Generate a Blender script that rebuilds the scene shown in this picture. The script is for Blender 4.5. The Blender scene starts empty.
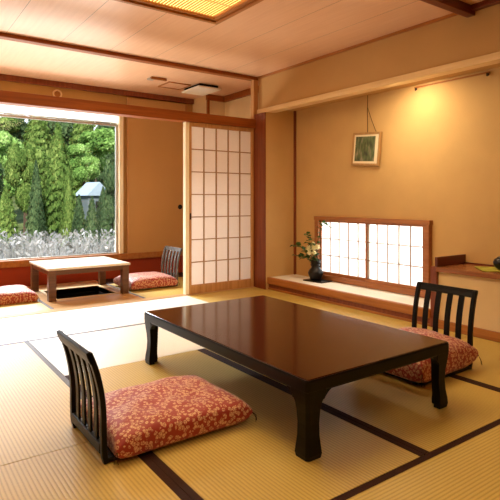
import bpy, bmesh, math, random
from math import pi, sin, cos, radians
from mathutils import Vector, Matrix
random.seed(7)
COL = bpy.context.scene.collection
scene = bpy.context.scene

# ------------------------------------------------------------------ materials
def new_mat(name):
    m = bpy.data.materials.new(name); m.use_nodes = True
    nt = m.node_tree; b = nt.nodes['Principled BSDF']
    return m, nt, b
def N(nt, t, **kw):
    n = nt.nodes.new(t)
    for k, v in kw.items():
        setattr(n, k, v)
    return n
def plain(name, col, rough=.6, spec=.4, metal=0, noise=0, nscale=8, bump=0, bscale=60):
    m, nt, b = new_mat(name)
    b.inputs['Base Color'].default_value = (*col, 1)
    b.inputs['Roughness'].default_value = rough
    b.inputs['Specular IOR Level'].default_value = spec
    b.inputs['Metallic'].default_value = metal
    tc = N(nt, 'ShaderNodeTexCoord')
    if noise:
        n = N(nt, 'ShaderNodeTexNoise'); n.inputs['Scale'].default_value = nscale; n.inputs['Detail'].default_value = 5
        nt.links.new(tc.outputs['Object'], n.inputs['Vector'])
        r = N(nt, 'ShaderNodeValToRGB')
        r.color_ramp.elements[0].position = .3; r.color_ramp.elements[1].position = .7
        r.color_ramp.elements[0].color = (*[c*(1-noise) for c in col], 1)
        r.color_ramp.elements[1].color = (*[min(1, c*(1+noise)) for c in col], 1)
        nt.links.new(n.outputs['Fac'], r.inputs['Fac']); nt.links.new(r.outputs['Color'], b.inputs['Base Color'])
    if bump:
        n2 = N(nt, 'ShaderNodeTexNoise'); n2.inputs['Scale'].default_value = bscale; n2.inputs['Detail'].default_value = 4
        nt.links.new(tc.outputs['Object'], n2.inputs['Vector'])
        bp = N(nt, 'ShaderNodeBump'); bp.inputs['Strength'].default_value = bump; bp.inputs['Distance'].default_value = .004
        nt.links.new(n2.outputs['Fac'], bp.inputs['Height']); nt.links.new(bp.outputs['Normal'], b.inputs['Normal'])
    return m
def wood(name, c1, c2, rough=.45, axis='X', scale=1.0, spec=.4):
    """grain stretched along one world axis"""
    m, nt, b = new_mat(name)
    tc = N(nt, 'ShaderNodeTexCoord'); mp = N(nt, 'ShaderNodeMapping')
    s = {'X': (1.2, 22, 22), 'Y': (22, 1.2, 22), 'Z': (22, 22, 1.2)}[axis]
    mp.inputs['Scale'].default_value = [q*scale for q in s]
    n = N(nt, 'ShaderNodeTexNoise'); n.inputs['Scale'].default_value = 1.6; n.inputs['Detail'].default_value = 6; n.inputs['Distortion'].default_value = .6
    r = N(nt, 'ShaderNodeValToRGB')
    r.color_ramp.elements[0].position = .3; r.color_ramp.elements[0].color = (*c1, 1)
    r.color_ramp.elements[1].position = .72; r.color_ramp.elements[1].color = (*c2, 1)
    nt.links.new(tc.outputs['Object'], mp.inputs['Vector']); nt.links.new(mp.outputs['Vector'], n.inputs['Vector'])
    nt.links.new(n.outputs['Fac'], r.inputs['Fac']); nt.links.new(r.outputs['Color'], b.inputs['Base Color'])
    b.inputs['Roughness'].default_value = rough; b.inputs['Specular IOR Level'].default_value = spec
    return m

def tatami_mat_material(name, c1, c2, rough, spec, axis='Y'):
    """woven rush: fine ridges running along the mat's long side (axis)"""
    m, nt, b = new_mat(name)
    tc = N(nt, 'ShaderNodeTexCoord'); sep = N(nt, 'ShaderNodeSeparateXYZ')
    nt.links.new(tc.outputs['Object'], sep.inputs['Vector'])
    across, along = ('X', 'Y') if axis == 'Y' else ('Y', 'X')
    mul = N(nt, 'ShaderNodeMath', operation='MULTIPLY'); mul.inputs[1].default_value = 2*pi/.0165
    nt.links.new(sep.outputs[across], mul.inputs[0])
    sn = N(nt, 'ShaderNodeMath', operation='SINE'); nt.links.new(mul.outputs[0], sn.inputs[0])
    mul2 = N(nt, 'ShaderNodeMath', operation='MULTIPLY'); mul2.inputs[1].default_value = 2*pi/.006
    nt.links.new(sep.outputs[along], mul2.inputs[0])
    sn2 = N(nt, 'ShaderNodeMath', operation='SINE'); nt.links.new(mul2.outputs[0], sn2.inputs[0])
    mr = N(nt, 'ShaderNodeMapRange'); mr.inputs[1].default_value = -1; mr.inputs[2].default_value = 1
    nt.links.new(sn.outputs[0], mr.inputs[0])
    pw = N(nt, 'ShaderNodeMath', operation='POWER'); pw.inputs[1].default_value = .55
    nt.links.new(mr.outputs[0], pw.inputs[0])
    nz = N(nt, 'ShaderNodeTexNoise'); nz.inputs['Scale'].default_value = 90; nz.inputs['Detail'].default_value = 3
    nt.links.new(tc.outputs['Object'], nz.inputs['Vector'])
    nz2 = N(nt, 'ShaderNodeTexNoise'); nz2.inputs['Scale'].default_value = 2.2
    nt.links.new(tc.outputs['Object'], nz2.inputs['Vector'])
    mixf = N(nt, 'ShaderNodeMath', operation='MULTIPLY_ADD'); mixf.inputs[1].default_value = .35; nt.links.new(nz.outputs['Fac'], mixf.inputs[0])
    sc = N(nt, 'ShaderNodeMath', operation='MULTIPLY'); sc.inputs[1].default_value = .62; nt.links.new(pw.outputs[0], sc.inputs[0])
    nt.links.new(sc.outputs[0], mixf.inputs[2])
    add3 = N(nt, 'ShaderNodeMath', operation='MULTIPLY_ADD'); add3.inputs[1].default_value = .3; add3.use_clamp = True
    nt.links.new(nz2.outputs['Fac'], add3.inputs[0]); nt.links.new(mixf.outputs[0], add3.inputs[2])
    r = N(nt, 'ShaderNodeValToRGB')
    r.color_ramp.elements[0].position = .12; r.color_ramp.elements[0].color = (*c1, 1)
    r.color_ramp.elements[1].position = .95; r.color_ramp.elements[1].color = (*c2, 1)
    nt.links.new(add3.outputs[0], r.inputs['Fac']); nt.links.new(r.outputs['Color'], b.inputs['Base Color'])
    ma = N(nt, 'ShaderNodeMath', operation='MULTIPLY_ADD'); ma.inputs[1].default_value = .25
    nt.links.new(sn2.outputs[0], ma.inputs[0]); nt.links.new(pw.outputs[0], ma.inputs[2])
    bp = N(nt, 'ShaderNodeBump'); bp.inputs['Strength'].default_value = .35; bp.inputs['Distance'].default_value = .002
    nt.links.new(ma.outputs[0], bp.inputs['Height']); nt.links.new(bp.outputs['Normal'], b.inputs['Normal'])
    b.inputs['Roughness'].default_value = rough; b.inputs['Specular IOR Level'].default_value = spec
    return m

def floral(name):
    """red cushion cloth closely printed with pale small flowers and scrolls"""
    m, nt, b = new_mat(name)
    tc = N(nt, 'ShaderNodeTexCoord')
    wn = N(nt, 'ShaderNodeTexNoise'); wn.inputs['Scale'].default_value = 30; wn.inputs['Detail'].default_value = 2
    nt.links.new(tc.outputs['Object'], wn.inputs['Vector'])
    mx = N(nt, 'ShaderNodeVectorMath', operation='MULTIPLY_ADD'); mx.inputs[1].default_value = (.018, .018, .018)
    nt.links.new(wn.outputs['Color'], mx.inputs[0]); nt.links.new(tc.outputs['Object'], mx.inputs[2])
    v = N(nt, 'ShaderNodeTexVoronoi'); v.inputs['Scale'].default_value = 58
    nt.links.new(mx.outputs[0], v.inputs['Vector'])
    v2 = N(nt, 'ShaderNodeTexVoronoi', feature='DISTANCE_TO_EDGE'); v2.inputs['Scale'].default_value = 85
    nt.links.new(mx.outputs[0], v2.inputs['Vector'])
    r = N(nt, 'ShaderNodeValToRGB'); r.color_ramp.interpolation = 'EASE'
    e = r.color_ramp.elements; e[0].position = .47; e[0].color = (1, 1, 1, 1); e[1].position = .54; e[1].color = (0, 0, 0, 1)
    nt.links.new(v.outputs['Distance'], r.inputs['Fac'])
    r2 = N(nt, 'ShaderNodeValToRGB'); e = r2.color_ramp.elements
    e[0].position = .035; e[0].color = (0, 0, 0, 1); e[1].position = .09; e[1].color = (1, 1, 1, 1)
    nt.links.new(v2.outputs['Distance'], r2.inputs['Fac'])
    mu = N(nt, 'ShaderNodeMath', operation='MULTIPLY'); nt.links.new(r.outputs['Color'], mu.inputs[0]); nt.links.new(r2.outputs['Color'], mu.inputs[1])
    mix = N(nt, 'ShaderNodeMix', data_type='RGBA')
    mix.inputs['A'].default_value = (.36, .026, .012, 1); mix.inputs['B'].default_value = (.74, .44, .24, 1)
    nt.links.new(mu.outputs[0], mix.inputs['Factor']); nt.links.new(mix.outputs['Result'], b.inputs['Base Color'])
    bn = N(nt, 'ShaderNodeTexNoise'); bn.inputs['Scale'].default_value = 9
    nt.links.new(tc.outputs['Object'], bn.inputs['Vector'])
    bp = N(nt, 'ShaderNodeBump'); bp.inputs['Strength'].default_value = .5; bp.inputs['Distance'].default_value = .02
    nt.links.new(bn.outputs['Fac'], bp.inputs['Height']); nt.links.new(bp.outputs['Normal'], b.inputs['Normal'])
    b.inputs['Roughness'].default_value = .55
    b.inputs['Sheen Weight'].default_value = .3
    return m

def paper(name, col=(.9, .86, .8), trans=.6, glow=0, glowcol=(1, .95, .9)):
    m, nt, b = new_mat(name)
    out = nt.nodes['Material Output']; nt.nodes.remove(b)
    d = N(nt, 'ShaderNodeBsdfDiffuse'); t = N(nt, 'ShaderNodeBsdfTranslucent')
    tc = N(nt, 'ShaderNodeTexCoord'); n = N(nt, 'ShaderNodeTexNoise'); n.inputs['Scale'].default_value = 35; n.inputs['Detail'].default_value = 4
    nt.links.new(tc.outputs['Object'], n.inputs['Vector'])
    r = N(nt, 'ShaderNodeValToRGB'); r.color_ramp.elements[0].color = (*[c*.94 for c in col], 1); r.color_ramp.elements[1].color = (*col, 1)
    nt.links.new(n.outputs['Fac'], r.inputs['Fac'])
    nt.links.new(r.outputs['Color'], d.inputs['Color']); nt.links.new(r.outputs['Color'], t.inputs['Color'])
    mx = N(nt, 'ShaderNodeMixShader'); mx.inputs[0].default_value = trans
    nt.links.new(d.outputs[0], mx.inputs[1]); nt.links.new(t.outputs[0], mx.inputs[2])
    last = mx
    if glow:
        e = N(nt, 'ShaderNodeEmission'); e.inputs['Color'].default_value = (*glowcol, 1); e.inputs['Strength'].default_value = glow
        ad = N(nt, 'ShaderNodeAddShader'); nt.links.new(mx.outputs[0], ad.inputs[0]); nt.links.new(e.outputs[0], ad.inputs[1]); last = ad
    nt.links.new(last.outputs[0], out.inputs['Surface'])
    return m
def emit(name, col, s):
    m, nt, b = new_mat(name)
    b.inputs['Base Color'].default_value = (*col, 1); b.inputs['Emission Color'].default_value = (*col, 1); b.inputs['Emission Strength'].default_value = s
    return m
def leafmat(name, cols, trans=.3):
    m, nt, b = new_mat(name)
    out = nt.nodes['Material Output']; nt.nodes.remove(b)
    g = N(nt, 'ShaderNodeNewGeometry'); r = N(nt, 'ShaderNodeValToRGB')
    tc = N(nt, 'ShaderNodeTexCoord'); n = N(nt, 'ShaderNodeTexNoise'); n.inputs['Scale'].default_value = 1.3; n.inputs['Detail'].default_value = 3
    nt.links.new(tc.outputs['Object'], n.inputs['Vector'])
    ad = N(nt, 'ShaderNodeMath', operation='MULTIPLY_ADD'); ad.inputs[1].default_value = .5
    sb = N(nt, 'ShaderNodeMath', operation='MULTIPLY_ADD'); sb.inputs[1].default_value = 1.6; sb.inputs[2].default_value = -.55
    nt.links.new(n.outputs['Fac'], sb.inputs[0]); nt.links.new(g.outputs['Random Per Island'], ad.inputs[0]); nt.links.new(sb.outputs[0], ad.inputs[2])
    nt.links.new(ad.outputs[0], r.inputs['Fac'])
    el = r.color_ramp.elements
    while len(el) < len(cols): el.new(.5)
    for i, c in enumerate(cols):
        el[i].position = i/(len(cols)-1); el[i].color = (*c, 1)
    d = N(nt, 'ShaderNodeBsdfDiffuse'); t = N(nt, 'ShaderNodeBsdfTranslucent'); mx = N(nt, 'ShaderNodeMixShader'); mx.inputs[0].default_value = trans
    nt.links.new(r.outputs['Color'], d.inputs['Color']); nt.links.new(r.outputs['Color'], t.inputs['Color'])
    nt.links.new(d.outputs[0], mx.inputs[1]); nt.links.new(t.outputs[0], mx.inputs[2]); nt.links.new(mx.outputs[0], out.inputs['Surface'])
    return m

M = dict(
 plaster=plain('tan_plaster', (.60, .375, .15), .85, .2, noise=.05, nscale=3, bump=.25, bscale=220),
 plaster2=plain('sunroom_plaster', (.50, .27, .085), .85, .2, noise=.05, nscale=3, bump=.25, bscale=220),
 drop=plain('drop_wall_plaster', (.54, .31, .115), .85, .2, noise=.04, nscale=3, bump=.25, bscale=220),
 cream=plain('cream_plaster', (.74, .55, .30), .85, .2, noise=.04, nscale=4, bump=.2, bscale=220),
 orange=plain('orange_wall', (.36, .045, .010), .7, .3, noise=.08, nscale=4),
 white=plain('white_plaster', (.88, .84, .74), .8, .2, noise=.02),
 fusuma=plain('tan_door_paper', (.54, .30, .11), .8, .2, noise=.04, nscale=2, bump=.15, bscale=160),
 lintelw=wood('lintel_wood', (.22, .052, .007), (.34, .092, .013), .5, 'X', spec=.2),
 postw=wood('post_wood', (.17, .035, .010), (.27, .065, .018), .4, 'Z'),
 edgew=wood('edge_wood', (.32, .11, .022), (.45, .175, .04), .45, 'Y', spec=.25),
 palew=wood('pale_trim_wood', (.72, .47, .2), (.85, .6, .3), .4, 'Y'),
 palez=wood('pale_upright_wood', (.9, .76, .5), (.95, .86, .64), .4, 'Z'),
 darkr=wood('dark_red_wood', (.10, .016, .006), (.17, .032, .012), .3, 'X'),
 ctrw=wood('counter_wood', (.25, .08, .025), (.36, .13, .045), .25, 'Y'),
 shojiw=wood('shoji_wood', (.45, .2, .06), (.62, .33, .12), .45, 'Z'),
 shojiy=wood('window_shoji_wood', (.30, .10, .03), (.44, .17, .055), .45, 'Y'),
 wbar=plain('window_bar_wood', (.42, .30, .22), .6, .2, noise=.1, nscale=20),
 muntin=plain('shoji_bar_wood', (.42, .24, .11), .5, .3, noise=.1, nscale=20),
 tablew=wood('sunroom_table_wood', (.10, .038, .012), (.17, .07, .025), .3, 'X'),
 tabletop=wood('sunroom_table_top_glare_wood', (.72, .58, .42), (.86, .74, .58), .25, 'X', spec=.6),  # top coloured near white to carry the daylight glare on it
 boards=wood('floor_board_wood', (.46, .25, .10), (.62, .38, .17), .3, 'X'),
 lacq=plain('black_lacquer', (.003, .0022, .002), .36, .2, noise=.2, nscale=30),
 black=plain('dark_inside', (.006, .005, .004), .8, .2, noise=.1),
 heri=plain('brown_border_cloth', (.038, .012, .006), .8, .2, noise=.15, nscale=200, bump=.3, bscale=400),
 herig=plain('grey_border_cloth', (.11, .09, .08), .6, .4, noise=.15, nscale=200, bump=.3, bscale=400),
 metal=plain('dark_metal', (.08, .05, .035), .35, .5, metal=.9, noise=.1),
 alu=plain('aluminium_frame', (.5, .48, .44), .35, .5, metal=.7, noise=.05),
 cord=plain('cord_fibre', (.10, .055, .02), .8, .2, noise=.2),
 vase=plain('bronze_vase_glaze', (.008, .005, .005), .3, .35, noise=.3, nscale=15),
 petal=plain('cream_petal', (.95, .88, .58), .6, .3, noise=.08, nscale=60),
 fleaf=plain('flower_leaf', (.05, .13, .025), .5, .4, noise=.4, nscale=20),
 stem=plain('stem_green', (.07, .09, .025), .6, .3, noise=.3, nscale=30),
 matb=plain('picture_mat_board', (.85, .72, .5), .7, .3, noise=.03),
 pframe=wood('picture_frame_wood', (.36, .19, .06), (.5, .28, .1), .5, 'Z'),
 cloth=plain('green_yellow_cloth', (.45, .42, .06), .8, .2, noise=.35, nscale=14),
 blind=paper('blind_cloth', (.95, .92, .86), .75),
 paperA=paper('shoji_paper', (.93, .84, .76), .55),
 paperB=paper('window_shoji_paper', (.96, .95, .92), .7, 0),
 floral=floral('red_floral_cloth'),
 trunk=plain('bark', (.09, .06, .04), .9, .1, noise=.3),
 ground=plain('hillside_earth', (.08, .10, .035), .95, .1, noise=.5, nscale=1.5),
 hwall=plain('pale_house_wall', (.12, .15, .16), .8, .2, noise=.05),
 hroof=plain('pale_blue_roof', (.30, .38, .46), .5, .3, noise=.05),
 reed=leafmat('pale_reed', [(.08, .08, .065), (.24, .24, .225), (.48, .48, .48)], .3),
 darkcon=leafmat('dark_conifer', [(.02, .04, .02), (.07, .12, .05), (.18, .25, .10)]),
 midcon=leafmat('green_conifer', [(.03, .065, .015), (.12, .20, .045), (.34, .42, .12)]),
 bright=leafmat('bright_leaves', [(.05, .12, .025), (.22, .38, .09), (.50, .66, .26)]),
 glass=None, print=None, topl=None, ceil=None)

# lacquered table top: dark red brown
m, nt, b = new_mat('red_brown_lacquer')
tc = N(nt, 'ShaderNodeTexCoord'); mp = N(nt, 'ShaderNodeMapping'); mp.inputs['Scale'].default_value = (14, 1.2, 4)
n = N(nt, 'ShaderNodeTexNoise'); n.inputs['Scale'].default_value = 2; n.inputs['Detail'].default_value = 5
r = N(nt, 'ShaderNodeValToRGB'); r.color_ramp.elements[0].color = (.028, .006, .003, 1); r.color_ramp.elements[1].color = (.055, .013, .005, 1)
nt.links.new(tc.outputs['Object'], mp.inputs['Vector']); nt.links.new(mp.outputs['Vector'], n.inputs['Vector']); nt.links.new(n.outputs['Fac'], r.inputs['Fac']); nt.links.new(r.outputs['Color'], b.inputs['Base Color'])
b.inputs['Roughness'].default_value = .12; b.inputs['Specular IOR Level'].default_value = .45
M['topl'] = m
# window glass
m, nt, b = new_mat('window_glass'); out = nt.nodes['Material Output']; nt.nodes.remove(b)
t = N(nt, 'ShaderNodeBsdfTransparent'); g = N(nt, 'ShaderNodeBsdfGlossy'); g.inputs['Roughness'].default_value = .02
f = N(nt, 'ShaderNodeFresnel'); f.inputs['IOR'].default_value = 1.2
mx = N(nt, 'ShaderNodeMixShader'); nt.links.new(f.outputs[0], mx.inputs[0]); nt.links.new(t.outputs[0], mx.inputs[1]); nt.links.new(g.outputs[0], mx.inputs[2]); nt.links.new(mx.outputs[0], out.inputs['Surface'])
M['glass'] = m
# dark green-brown print in the picture
m, nt, b = new_mat('woodland_print')
tc = N(nt, 'ShaderNodeTexCoord'); mp = N(nt, 'ShaderNodeMapping'); mp.inputs['Scale'].default_value = (1, 1.8, .7)
n = N(nt, 'ShaderNodeTexNoise'); n.inputs['Scale'].default_value = 16; n.inputs['Detail'].default_value = 5
r = N(nt, 'ShaderNodeValToRGB'); el = r.color_ramp.elements
el[0].position = .32; el[0].color = (.03, .035, .012, 1); el[1].position = .75; el[1].color = (.30, .24, .16, 1); e = el.new(.52); e.color = (.10, .13, .035, 1)
nt.links.new(tc.outputs['Object'], mp.inputs['Vector']); nt.links.new(mp.outputs['Vector'], n.inputs['Vector']); nt.links.new(n.outputs['Fac'], r.inputs['Fac']); nt.links.new(r.outputs['Color'], b.inputs['Base Color']); b.inputs['Roughness'].default_value = .35
M['print'] = m
# ceiling boards with thin grooves running along Y
def ceilmat(name, groove):
    m, nt, b = new_mat(name)
    tc = N(nt, 'ShaderNodeTexCoord'); mp = N(nt, 'ShaderNodeMapping'); mp.inputs['Scale'].default_value = (18, 1, 1)
    n = N(nt, 'ShaderNodeTexNoise'); n.inputs['Scale'].default_value = 2; n.inputs['Detail'].default_value = 4
    r = N(nt, 'ShaderNodeValToRGB'); r.color_ramp.elements[0].color = (.74, .43, .25, 1); r.color_ramp.elements[1].color = (.79, .48, .29, 1)
    r.color_ramp.elements[0].position = .35; r.color_ramp.elements[1].position = .65
    nt.links.new(tc.outputs['Object'], mp.inputs['Vector']); nt.links.new(mp.outputs['Vector'], n.inputs['Vector']); nt.links.new(n.outputs['Fac'], r.inputs['Fac'])
    if groove:
        sp = N(nt, 'ShaderNodeSeparateXYZ'); nt.links.new(tc.outputs['Object'], sp.inputs[0])
        ad = N(nt, 'ShaderNodeMath', operation='ADD'); ad.inputs[1].default_value = 10*.47-.895+.0; nt.links.new(sp.outputs['X'], ad.inputs[0])
        md = N(nt, 'ShaderNodeMath', operation='MODULO'); md.inputs[1].default_value = .47; nt.links.new(ad.outputs[0], md.inputs[0])
        lt = N(nt, 'ShaderNodeMath', operation='LESS_THAN'); lt.inputs[1].default_value = .005; nt.links.new(md.outputs[0], lt.inputs[0])
        mix = N(nt, 'ShaderNodeMix', data_type='RGBA'); mix.inputs['B'].default_value = (.32, .18, .10, 1)
        nt.links.new(lt.outputs[0], mix.inputs['Factor']); nt.links.new(r.outputs['Color'], mix.inputs['A']); nt.links.new(mix.outputs['Result'], b.inputs['Base Color'])
    else:
        nt.links.new(r.outputs['Color'], b.inputs['Base Color'])
    b.inputs['Roughness'].default_value = .36; b.inputs['Specular IOR Level'].default_value = .7
    return m
M['ceil'] = ceilmat('ceiling_boards', True)
M['ceil2'] = ceilmat('sunroom_ceiling_boards', False)
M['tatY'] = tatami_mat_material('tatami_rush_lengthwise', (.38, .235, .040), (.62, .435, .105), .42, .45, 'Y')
M['tatP'] = tatami_mat_material('glare_pale_tatami_rush', (.62, .56, .44), (.88, .83, .72), .36, .8, 'X')  # window glare on the far mats, put into a paler rush colour
M['tatX'] = tatami_mat_material('tatami_rush_crosswise', (.40, .255, .045), (.64, .46, .12), .42, .45, 'X')
M['diff'] = emit('lamp_diffuser', (1, .72, .24), 2.6)
M['bamboo'] = plain('bamboo_slat', (.62, .36, .10), .5, .3, noise=.2, nscale=10)

# ------------------------------------------------------------------ helpers
def props(o, label=None, cat=None, group=None, kind=None):
    if label: o['label'] = label
    if cat: o['category'] = cat
    if group: o['group'] = group
    if kind: o['kind'] = kind
    return o
def thing(name, label, cat, loc=(0, 0, 0), rz=0, group=None):
    o = bpy.data.objects.new(name, None); COL.objects.link(o); o.empty_display_size = .1
    o.location = loc; o.rotation_euler = (0, 0, rz)
    return props(o, label, cat, group)
def obj(name, bm, mats, parent=None, smooth=False, bevel=0, label=None, sub=0):
    me = bpy.data.meshes.new(name); bmesh.ops.recalc_face_normals(bm, faces=bm.faces) if len(bm.faces) < 60000 else None
    bm.to_mesh(me); bm.free()
    if not isinstance(mats, (list, tuple)): mats = [mats]
    for q in mats: me.materials.append(q)
    o = bpy.data.objects.new(name, me); COL.objects.link(o)
    if parent: o.parent = parent
    if smooth:
        for p in me.polygons: p.use_smooth = True
    if bevel:
        md = o.modifiers.new('bevel', 'BEVEL'); md.width = bevel; md.segments = 2; md.limit_method = 'ANGLE'
    if sub:
        md = o.modifiers.new('sub', 'SUBSURF'); md.levels = sub; md.render_levels = sub
    if label: o['label'] = label
    return o
def BM(): return bmesh.new()
def box(bm, x0, x1, y0, y1, z0, z1, mi=0):
    v = [bm.verts.new(p) for p in ((x0,y0,z0),(x1,y0,z0),(x1,y1,z0),(x0,y1,z0),(x0,y0,z1),(x1,y0,z1),(x1,y1,z1),(x0,y1,z1))]
    for f in ((3,2,1,0),(4,5,6,7),(0,1,5,4),(1,2,6,5),(2,3,7,6),(3,0,4,7)):
        bm.faces.new([v[i] for i in f]).material_index = mi
    return bm
def B(*a): return box(BM(), *a)
def loft(bm, rings, cap=True):
    R = [[bm.verts.new(p) for p in r] for r in rings]; n = len(R[0])
    for a, b_ in zip(R, R[1:]):
        for i in range(n): bm.faces.new((a[i], a[(i+1) % n], b_[(i+1) % n], b_[i]))
    if cap:
        bm.faces.new(R[0][::-1]); bm.faces.new(R[-1])
    return bm
def lathe(bm, prof, n=28, c=(0, 0, 0)):
    return loft(bm, [[(c[0]+r*cos(2*pi*i/n), c[1]+r*sin(2*pi*i/n), c[2]+z) for i in range(n)] for r, z in prof])
def tube(bm, pts, r, n=8, r2=None):
    pts = [Vector(p) for p in pts]; rings = []
    for i, p in enumerate(pts):
        d = (pts[min(i+1, len(pts)-1)]-pts[max(i-1, 0)]).normalized()
        a = d.cross(Vector((0, 0, 1)))
        if a.length < .01: a = d.cross(Vector((1, 0, 0)))
        a.normalize(); q = d.cross(a)
        rr = r if r2 is None else r+(r2-r)*i/(len(pts)-1)
        rings.append([p+a*rr*cos(2*pi*k/n)+q*rr*sin(2*pi*k/n) for k in range(n)])
    return loft(bm, rings)
def struct(name, bm, mat, bevel=0, parent=None):
    o = obj(name, bm, mat, parent, bevel=bevel)
    if not parent: o['kind'] = 'structure'
    return o
def copy_tree(o, parent=None):
    c = o.copy(); COL.objects.link(c); c.parent = parent
    for ch in list(o.children): copy_tree(ch, c)
    return c

# ------------------------------------------------------------------ floor (with pit cut out) and tatami mats
XL, XR, YB = -1.9, 3.7, -1.6            # main room left, right, back
YS, YW = 5.0, 6.65                      # sliding-screen line, window wall
CZ = 2.54
HX0, HX1, HY0, HY1 = 1.50, 2.14, 5.55, 6.16   # pit
fl = BM()
box(fl, XL, 3.9, YB, 5.0, -.06, -.004)
box(fl, XL, HX0, 5.0, YW, -.06, -.004); box(fl, HX1, 4.05, 5.0, YW, -.06, -.004)
box(fl, HX0, HX1, 5.0, HY0, -.06, -.004); box(fl, HX0, HX1, HY1, YW, -.06, -.004)
floor = struct('floor', fl, M['heri'])
MATS = []
def mat_piece(x0, x1, y0, y1, long, heri_sides, mat=None, herim=None):
    g = .003
    o = obj('tatami_mat', B(x0+g, x1-g, y0+g, y1-g, -.004, 0), mat or M['tat'+long], floor)
    for s in heri_sides:
        w = .032
        if s == 'L': bx = (x0+.001, x0+w, y0+g, y1-g)
        if s == 'R': bx = (x1-w, x1-.001, y0+g, y1-g)
        if s == 'B': bx = (x0+g, x1-g, y0+.001, y0+w)
        if s == 'T': bx = (x0+g, x1-g, y1-w, y1-.001)
        h = obj('cloth_border', B(*bx, -.003, .0012), herim or M['heri'], o)
    return o
y = [-.55, .37, 1.285, 2.21, 3.12, 4.03, 4.95]
# left column, long side along Y
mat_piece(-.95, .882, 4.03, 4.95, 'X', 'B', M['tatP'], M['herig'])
mat_piece(-1.87, -.95, 3.1, 4.95, 'Y', 'R')
mat_piece(-.03, .882, 2.21, 4.03, 'Y', 'LR', None, M['herig'])
mat_piece(-.95, -.03, 2.21, 4.03, 'Y', 'LR', None, M['herig'])
mat_piece(-.03, .882, .38, 2.21, 'Y', 'LR')
mat_piece(-.95, -.03, .38, 2.21, 'Y', 'LR')
mat_piece(-1.87, -.95, 1.28, 3.1, 'Y', 'R')
mat_piece(-1.87, -.95, -.55, 1.28, 'Y', 'R')
mat_piece(-.95, .882, -.55, .38, 'X', 'T')
mat_piece(-.95, .882, -1.5, -.55, 'X', 'T')
# centre
mat_piece(.882, 1.818, 1.285, 3.12, 'Y', 'LR')
mat_piece(1.818, 2.765, 1.285, 3.12, 'Y', 'LR')
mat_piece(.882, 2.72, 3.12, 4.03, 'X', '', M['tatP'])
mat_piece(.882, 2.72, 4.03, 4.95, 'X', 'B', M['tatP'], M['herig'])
mat_piece(2.765, 3.69, 2.2, 4.03, 'Y', '')
mat_piece(2.72, 3.69, 4.03, 4.95, 'Y', '')
mat_piece(2.765, 3.69, .37, 2.2, 'Y', 'L')
mat_piece(.882, 2.765, .37, 1.285, 'X', 'T')
mat_piece(.882, 2.765, -.55, .37, 'X', 'T')
mat_piece(2.765, 3.69, -1.5, .37, 'Y', 'L')
mat_piece(.882, 2.765, -1.5, -.55, 'X', 'T')
# sunroom mats either side of the sunken table
mat_piece(-.5, 1.345, 5.07, 6.6, 'Y', 'R', None, M['herig'])
mat_piece(2.26, 3.68, 5.07, 6.2, 'Y', 'L', None, M['herig'])
bd = BM(); box(bd, 1.345, 2.26, 5.07, HY0-.04, -.004, .001); box(bd, 1.345, 2.26, HY1+.04, 6.6, -.004, .001)
box(bd, 1.345, HX0-.04, HY0-.04, HY1+.04, -.004, .001); box(bd, HX1+.04, 2.26, HY0-.04, HY1+.04, -.004, .001)
struct('floor_boards', bd, M['boards'], 0, floor)
rim = BM(); t = .035
box(rim, HX0-t, HX1+t, HY0-t, HY0, -.06, .006); box(rim, HX0-t, HX1+t, HY1, HY1+t, -.06, .006)
box(rim, HX0-t, HX0, HY0, HY1, -.06, .006); box(rim, HX1, HX1+t, HY0, HY1, -.06, .006)
struct('pit_rim', rim, M['palew'], .003, floor)
pit = BM()
box(pit, HX0-.03, HX0-.001, HY0-.03, HY1+.03, -.45, -.061); box(pit, HX1+.001, HX1+.03, HY0-.03, HY1+.03, -.45, -.061)
box(pit, HX0, HX1, HY0-.03, HY0-.001, -.45, -.061); box(pit, HX0, HX1, HY1+.001, HY1+.03, -.45, -.061)
box(pit, HX0-.03, HX1+.03, HY0-.03, HY1+.03, -.48, -.45)
struct('floor_pit', pit, M['black'], 0, floor)
struct('trim_threshold', B(XL, 3.68, 4.952, 5.068, -.004, .004), M['boards'])

# ------------------------------------------------------------------ ceiling and walls
struct('ceiling', B(XL-.1, 4.15, YB-.1, 5.0, CZ, CZ+.08), M['ceil'])
struct('ceiling_sunroom', B(XL-.1, 4.15, 5.0, YW+.1, CZ, CZ+.08), M['ceil2'])
struct('wall_left', B(XL-.1, XL, YB, YW, -.06, CZ), M['plaster'])
struct('wall_back', B(XL-.1, 4.25, YB-.1, YB, -.06, CZ), M['plaster'])
# right: drop wall over the alcove, alcove back wall, alcove side
struct('wall_right_drop', B(3.7, 3.78, YB, 4.96, 2.14, CZ), M['drop'])
ns = B(3.78, 4.25, YB, 4.85, 2.141, 2.2); struct('ceiling_alcove', ns, M['drop'])
WY0, WY1, WZ0, WZ1 = 2.835, 4.36, .165, .855      # low window in the alcove back wall
aw = BM()
box(aw, 4.112, 4.20, WY1, 4.85, -.06, 2.141); box(aw, 4.112, 4.20, YB, WY0, -.06, 2.141)
box(aw, 4.112, 4.20, WY0, WY1, WZ1, 2.141); box(aw, 4.112, 4.20, WY0, WY1, -.06, WZ0)
struct('wall_right', aw, M['plaster'])
struct('wall_alcove_side', box(B(3.70, 4.112, 4.755, 4.85, 0, 2.141), 3.66, 3.70, 4.755, 4.85, 0, 2.08), M['plaster'])
struct('trim_1', B(4.085, 4.112, 4.735, 4.755, .14, 2.141), M['postw'])           # thin corner strip
struct('trim_2', B(3.675, 3.79, YB, 4.96, 2.085, 2.141), M['palew'], .004)          # pale board under the drop wall
struct('trim_3', B(3.645, 3.70, 4.757, 5.0, 0, 2.082), M['postw'], .002)             # corner post
struct('trim_4', B(3.70, 3.80, 4.85, 5.06, 0, 2.082), M['postw'], .003)
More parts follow.
